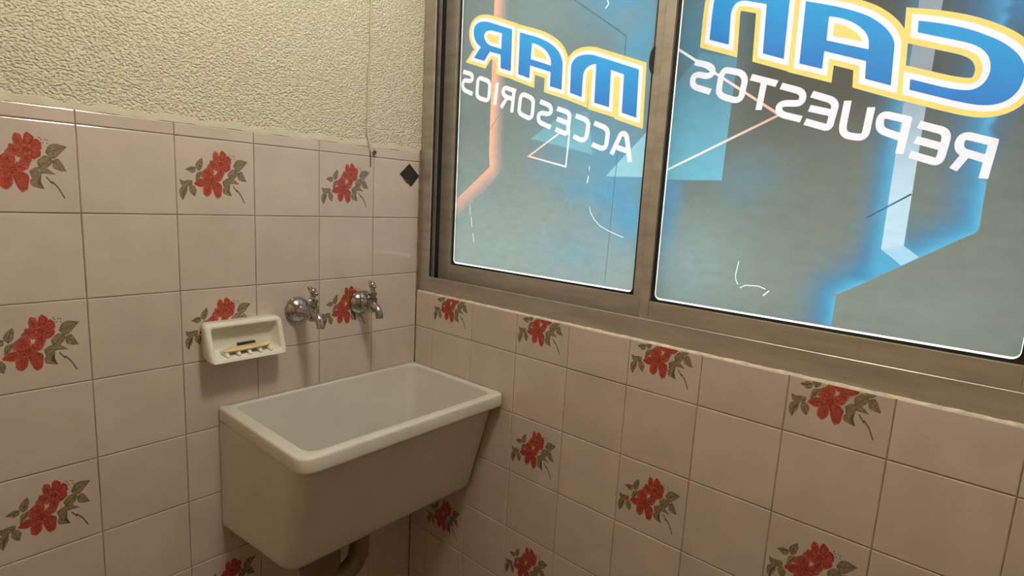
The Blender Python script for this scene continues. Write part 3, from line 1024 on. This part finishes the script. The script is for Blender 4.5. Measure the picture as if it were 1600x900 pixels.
mb.lathe([(0.024, -0.002), (0.043, -0.002), (0.045, 0.006), (0.045, 0.062), (0.041, 0.068), (0.024, 0.070)], (cx - DX, -0.155, Z0 - 0.475), (0, 0, 1), 20)
wchild(mb.build('slip_nut', M['pipe'], smooth=35), trap)
mb = MB()
mb.lathe([(0.03, 0.0), (0.03, 0.02), (0.024, 0.022)], (cx - DX, -0.155, Z0 - 0.4055), (0, 0, 1), 20)
wchild(mb.build('tailpiece', M['pipe'], smooth=35), trap)
mb = MB()
mb.lathe([(0.024, 0.0), (0.04, 0.0), (0.036, 0.006), (0.024, 0.010)], (cx + DX, 0.0002, Z0 - 0.40), (0, -1, 0), 20)
wchild(mb.build('wall_flange', M['pipe'], smooth=35), trap)

# ------------------------------------------------------------------ soap dish, soap, scrap
dish = tag(empty('soap_dish', (-0.485, 0.0, Z0)), 'white ceramic soap dish fixed to the tiles left of the taps', 'soap dish')
DX0, DX1, DZ0, DZ1 = -0.567, -0.404, Z0 + 0.002, Z0 + 0.083
def dring(ix, iz0, iz1, d0, d1, r):
    """Ring in the sloping front plane: depth d1 at the top edge, d0 at the bottom edge."""
    out = []
    for x, z in rounded(DX0 + ix, DX1 - ix, DZ0 + iz0, DZ1 - iz1, r, 4):
        t = (z - DZ0) / (DZ1 - DZ0)
        out.append((x, -(d0 + (d1 - d0) * t), z))
    return out
rg = [dring(0.006, 0.012, 0.001, -0.001, -0.001, 0.006), dring(0.003, 0.006, 0.0005, 0.012, 0.008, 0.009), dring(0.0005, 0.001, 0, 0.042, 0.020, 0.011), dring(0.0015, 0.001, 0.001, 0.053, 0.027, 0.011),
      dring(0.004, 0.0035, 0.0035, 0.058, 0.030, 0.008), dring(0.010, 0.0075, 0.0075, 0.058, 0.030, 0.006), dring(0.0125, 0.0115, 0.0100, 0.056, 0.0285, 0.005), dring(0.0135, 0.0135, 0.011, 0.050, 0.026, 0.005),
      dring(0.017, 0.0155, 0.014, 0.018, 0.014, 0.008), dring(0.023, 0.021, 0.020, 0.0125, 0.0105, 0.008)]
wchild(MB().loft(rg).build('dish_body', M['dish'], smooth=70), dish)
for k in range(5):
    x = DX0 + 0.037 + k * 0.0225
    mb = MB().tube([(x, -0.0515, DZ0 + 0.0125), (x, -0.049, DZ0 + 0.0165), (x, -0.026, DZ0 + 0.0175), (x, -0.017, DZ0 + 0.0165)], [0.003, 0.0045, 0.0045, 0.003], 8)
    wchild(mb.build('rib', M['dish'], smooth=60), dish)
mb = MB()
rr = []
for i, (s, dz) in enumerate(((0.86, 0), (0.97, 0.0012), (1.0, 0.003), (0.97, 0.0048), (0.85, 0.0058))):
    ring = []
    for k in range(28):
        t = 2 * math.pi * k / 28
        ex = math.copysign(abs(math.cos(t)) ** 0.7, math.cos(t))
        ey = math.copysign(abs(math.sin(t)) ** 0.8, math.sin(t))
        x = 0.051 * ex * s + 0.002 * math.sin(3 * t)
        ring.append((-0.4845 + x, -0.036 + 0.0145 * ey * s, DZ0 + 0.0215 + dz + 0.03 * x))
    rr.append(ring)
mb.loft(rr)
tag(mb.build('soap_bar', M['soap'], smooth=60), 'thin worn sliver of yellowish soap lying in the soap dish', 'soap')
mb = MB()
mb.box(-0.500, -0.462, -0.0262, -0.0205, DZ0 + 0.0225, DZ0 + 0.0325)
sc = mb.build('dark_scrap', M['scrap'], bevel=0.0012)
tag(sc, 'small dark scrap lying behind the soap in the dish', 'scrap')

# ------------------------------------------------------------------ taps
def make_tap(x, z, reach, turn, tilt, label):
    t = tag(empty('wall_tap', (x, 0.0, z)), label, 'tap', 'chrome taps above the sink')
    def ch(o): return wchild(o, t)
    y1 = -reach
    ch(MB().lathe([(0.0295, -0.001), (0.0298, 0.003), (0.0285, 0.0085), (0.024, 0.014), (0.0165, 0.0185), (0.0125, 0.021), (0.0, 0.021)], (x, 0, z), (0, -1, 0), 28).build('escutcheon', M['chrome'], smooth=50))
    ch(MB().lathe([(0.0135, 0.012), (0.0138, 0.030), (0.0115, 0.034), (0.011, reach)], (x, 0, z), (0, -1, 0), 18).build('inlet', M['chrome'], smooth=40))
    ch(MB().lathe([(0.0, -0.017), (0.006, -0.0165), (0.0105, -0.011), (0.0125, -0.002), (0.0128, 0.010), (0.011, 0.016), (0.0, 0.016)], (x, y1, z), (0, 0, 1), 18).build('valve_body', M['chrome'], smooth=45))
    ch(MB().lathe([(0.0, 0.014), (0.0122, 0.014), (0.0125, 0.020), (0.0095, 0.0215), (0.0092, 0.026), (0.0115, 0.027), (0.0115, 0.033), (0.0085, 0.035), (0.0062, 0.041), (0.0058, 0.048), (0.0, 0.048)],
                  (x, y1, z), (0, 0, 1), 8).build('bonnet', M['chrome'], smooth=25))
    sp = [(x, y1 - 0.004, z + 0.001), (x + 0.0005, y1 - 0.012, z + 0.0005), (x + 0.001, y1 - 0.020, z - 0.004), (x + 0.0015, y1 - 0.026, z - 0.012), (x + 0.002, y1 - 0.0285, z - 0.021), (x + 0.002, y1 - 0.029, z - 0.027)]
    ch(MB().tube(sp, [0.010, 0.0095, 0.0092, 0.0092, 0.0088, 0.0092], 16).build('spout', M['chrome'], smooth=50))
    d = Vector((math.cos(turn), math.sin(turn), tilt)).normalized()
    c = Vector((x, y1, z + 0.053))
    mb = MB().ball(c, 0.0085, s=(1, 1, 0.9))
    mb.tube([c - d * 0.019, c - d * 0.006, c + d * 0.006, c + d * 0.019], [0.0036, 0.0042, 0.0042, 0.0036], 10)
    h = ch(mb.build('handle', M['chrome'], smooth=50))
    for s in (-1, 1):
        wchild(MB().ball(c + d * 0.0205 * s, 0.0052).build('handle_knob', M['chrome'], smooth=50), h)
    return t
make_tap(-0.353, Z0 + 0.086, 0.070, math.radians(-101), -0.18, 'chrome wall tap right beside the soap dish')
make_tap(-0.186, Z0 + 0.085, 0.056, math.radians(-112), -0.12, 'chrome wall tap over a flowered tile near the window corner')

# ------------------------------------------------------------------ sticker, cable, nail
st = [(-0.035, 0.4425), (-0.0015, 0.413), (-0.028, 0.383), (-0.066, 0.414)]
mb = MB()
mb.loft([[(x, 0.0004, Z0 + z) for x, z in st], [(x, -0.0012, Z0 + z) for x, z in st]])
sk = tag(mb.build('sticker', M['sticker']), 'black diamond sticker on the top tile beside the window frame', 'sticker')
rd = [(-0.0535, 0.4025), (-0.0445, 0.402), (-0.036, 0.395), (-0.041, 0.3915), (-0.049, 0.397)]
MB().loft([[(x, -0.0011, Z0 + z) for x, z in rd], [(x, -0.0016, Z0 + z) for x, z in rd]]).build('red_mark', M['red'], sk)
cb = [(-0.162, 1.5), (-0.160, 1.1), (-0.1595, 0.83), (-0.161, 0.76), (-0.1605, 0.70), (-0.166, 0.640), (-0.1655, 0.58), (-0.168, 0.52), (-0.164, 0.490), (-0.1625, 0.478), (-0.158, 0.462)]
pts = []
for i in range(len(cb) - 1):
    for k in range(4):
        t = k / 4
        pts.append((cb[i][0] * (1 - t) + cb[i + 1][0] * t, 0.0008 if cb[i][1] > 0.50 else -0.0012, Z0 + cb[i][1] * (1 - t) + cb[i + 1][1] * t))
pts.append((cb[-1][0], -0.0014, Z0 + cb[-1][1]))
cable = tag(MB().tube(pts, 0.0024, 8).build('cable', M['cable'], smooth=60), 'thin cream painted cable running down the stippled plaster', 'cable')
MB().tube([(-0.158, -0.0012, Z0 + 0.463), (-0.1575, -0.0012, Z0 + 0.445), (-0.1572, -0.001, Z0 + 0.424)], 0.0012, 6).build('loose_end', M['dark_iron'], cable, smooth=60)
mb = MB().lathe([(0.002, 0.0), (0.002, 0.006), (0.005, 0.006), (0.005, 0.008), (0.0, 0.0085)], (-0.149, 0.001, Z0 + 0.461), (0, -1, 0), 10)
tag(mb.build('nail', M['dark_iron'], smooth=40), 'small dark rusty nail at the lower end of the cable', 'nail')

# ------------------------------------------------------------------ ceiling lamp
lamp = tag(empty('ceiling_lamp', (LAMP_POS[0], LAMP_POS[1], CEIL)), 'round opal ceiling lamp above the sink corner', 'lamp')
mb = MB().lathe([(0.0, 0.0), (0.06, 0.0), (0.06, 0.02), (0.045, 0.03), (0.045, 0.05), (0.0, 0.05)], (LAMP_POS[0], LAMP_POS[1], CEIL), (0, 0, -1), 24)
wchild(mb.build('lamp_base', M['white_metal'], smooth=40), lamp)
mb = MB().ball((LAMP_POS[0], LAMP_POS[1], CEIL - 0.14), 0.10, 20, 12)
wchild(mb.build('globe', M['lamp'], smooth=80), lamp)
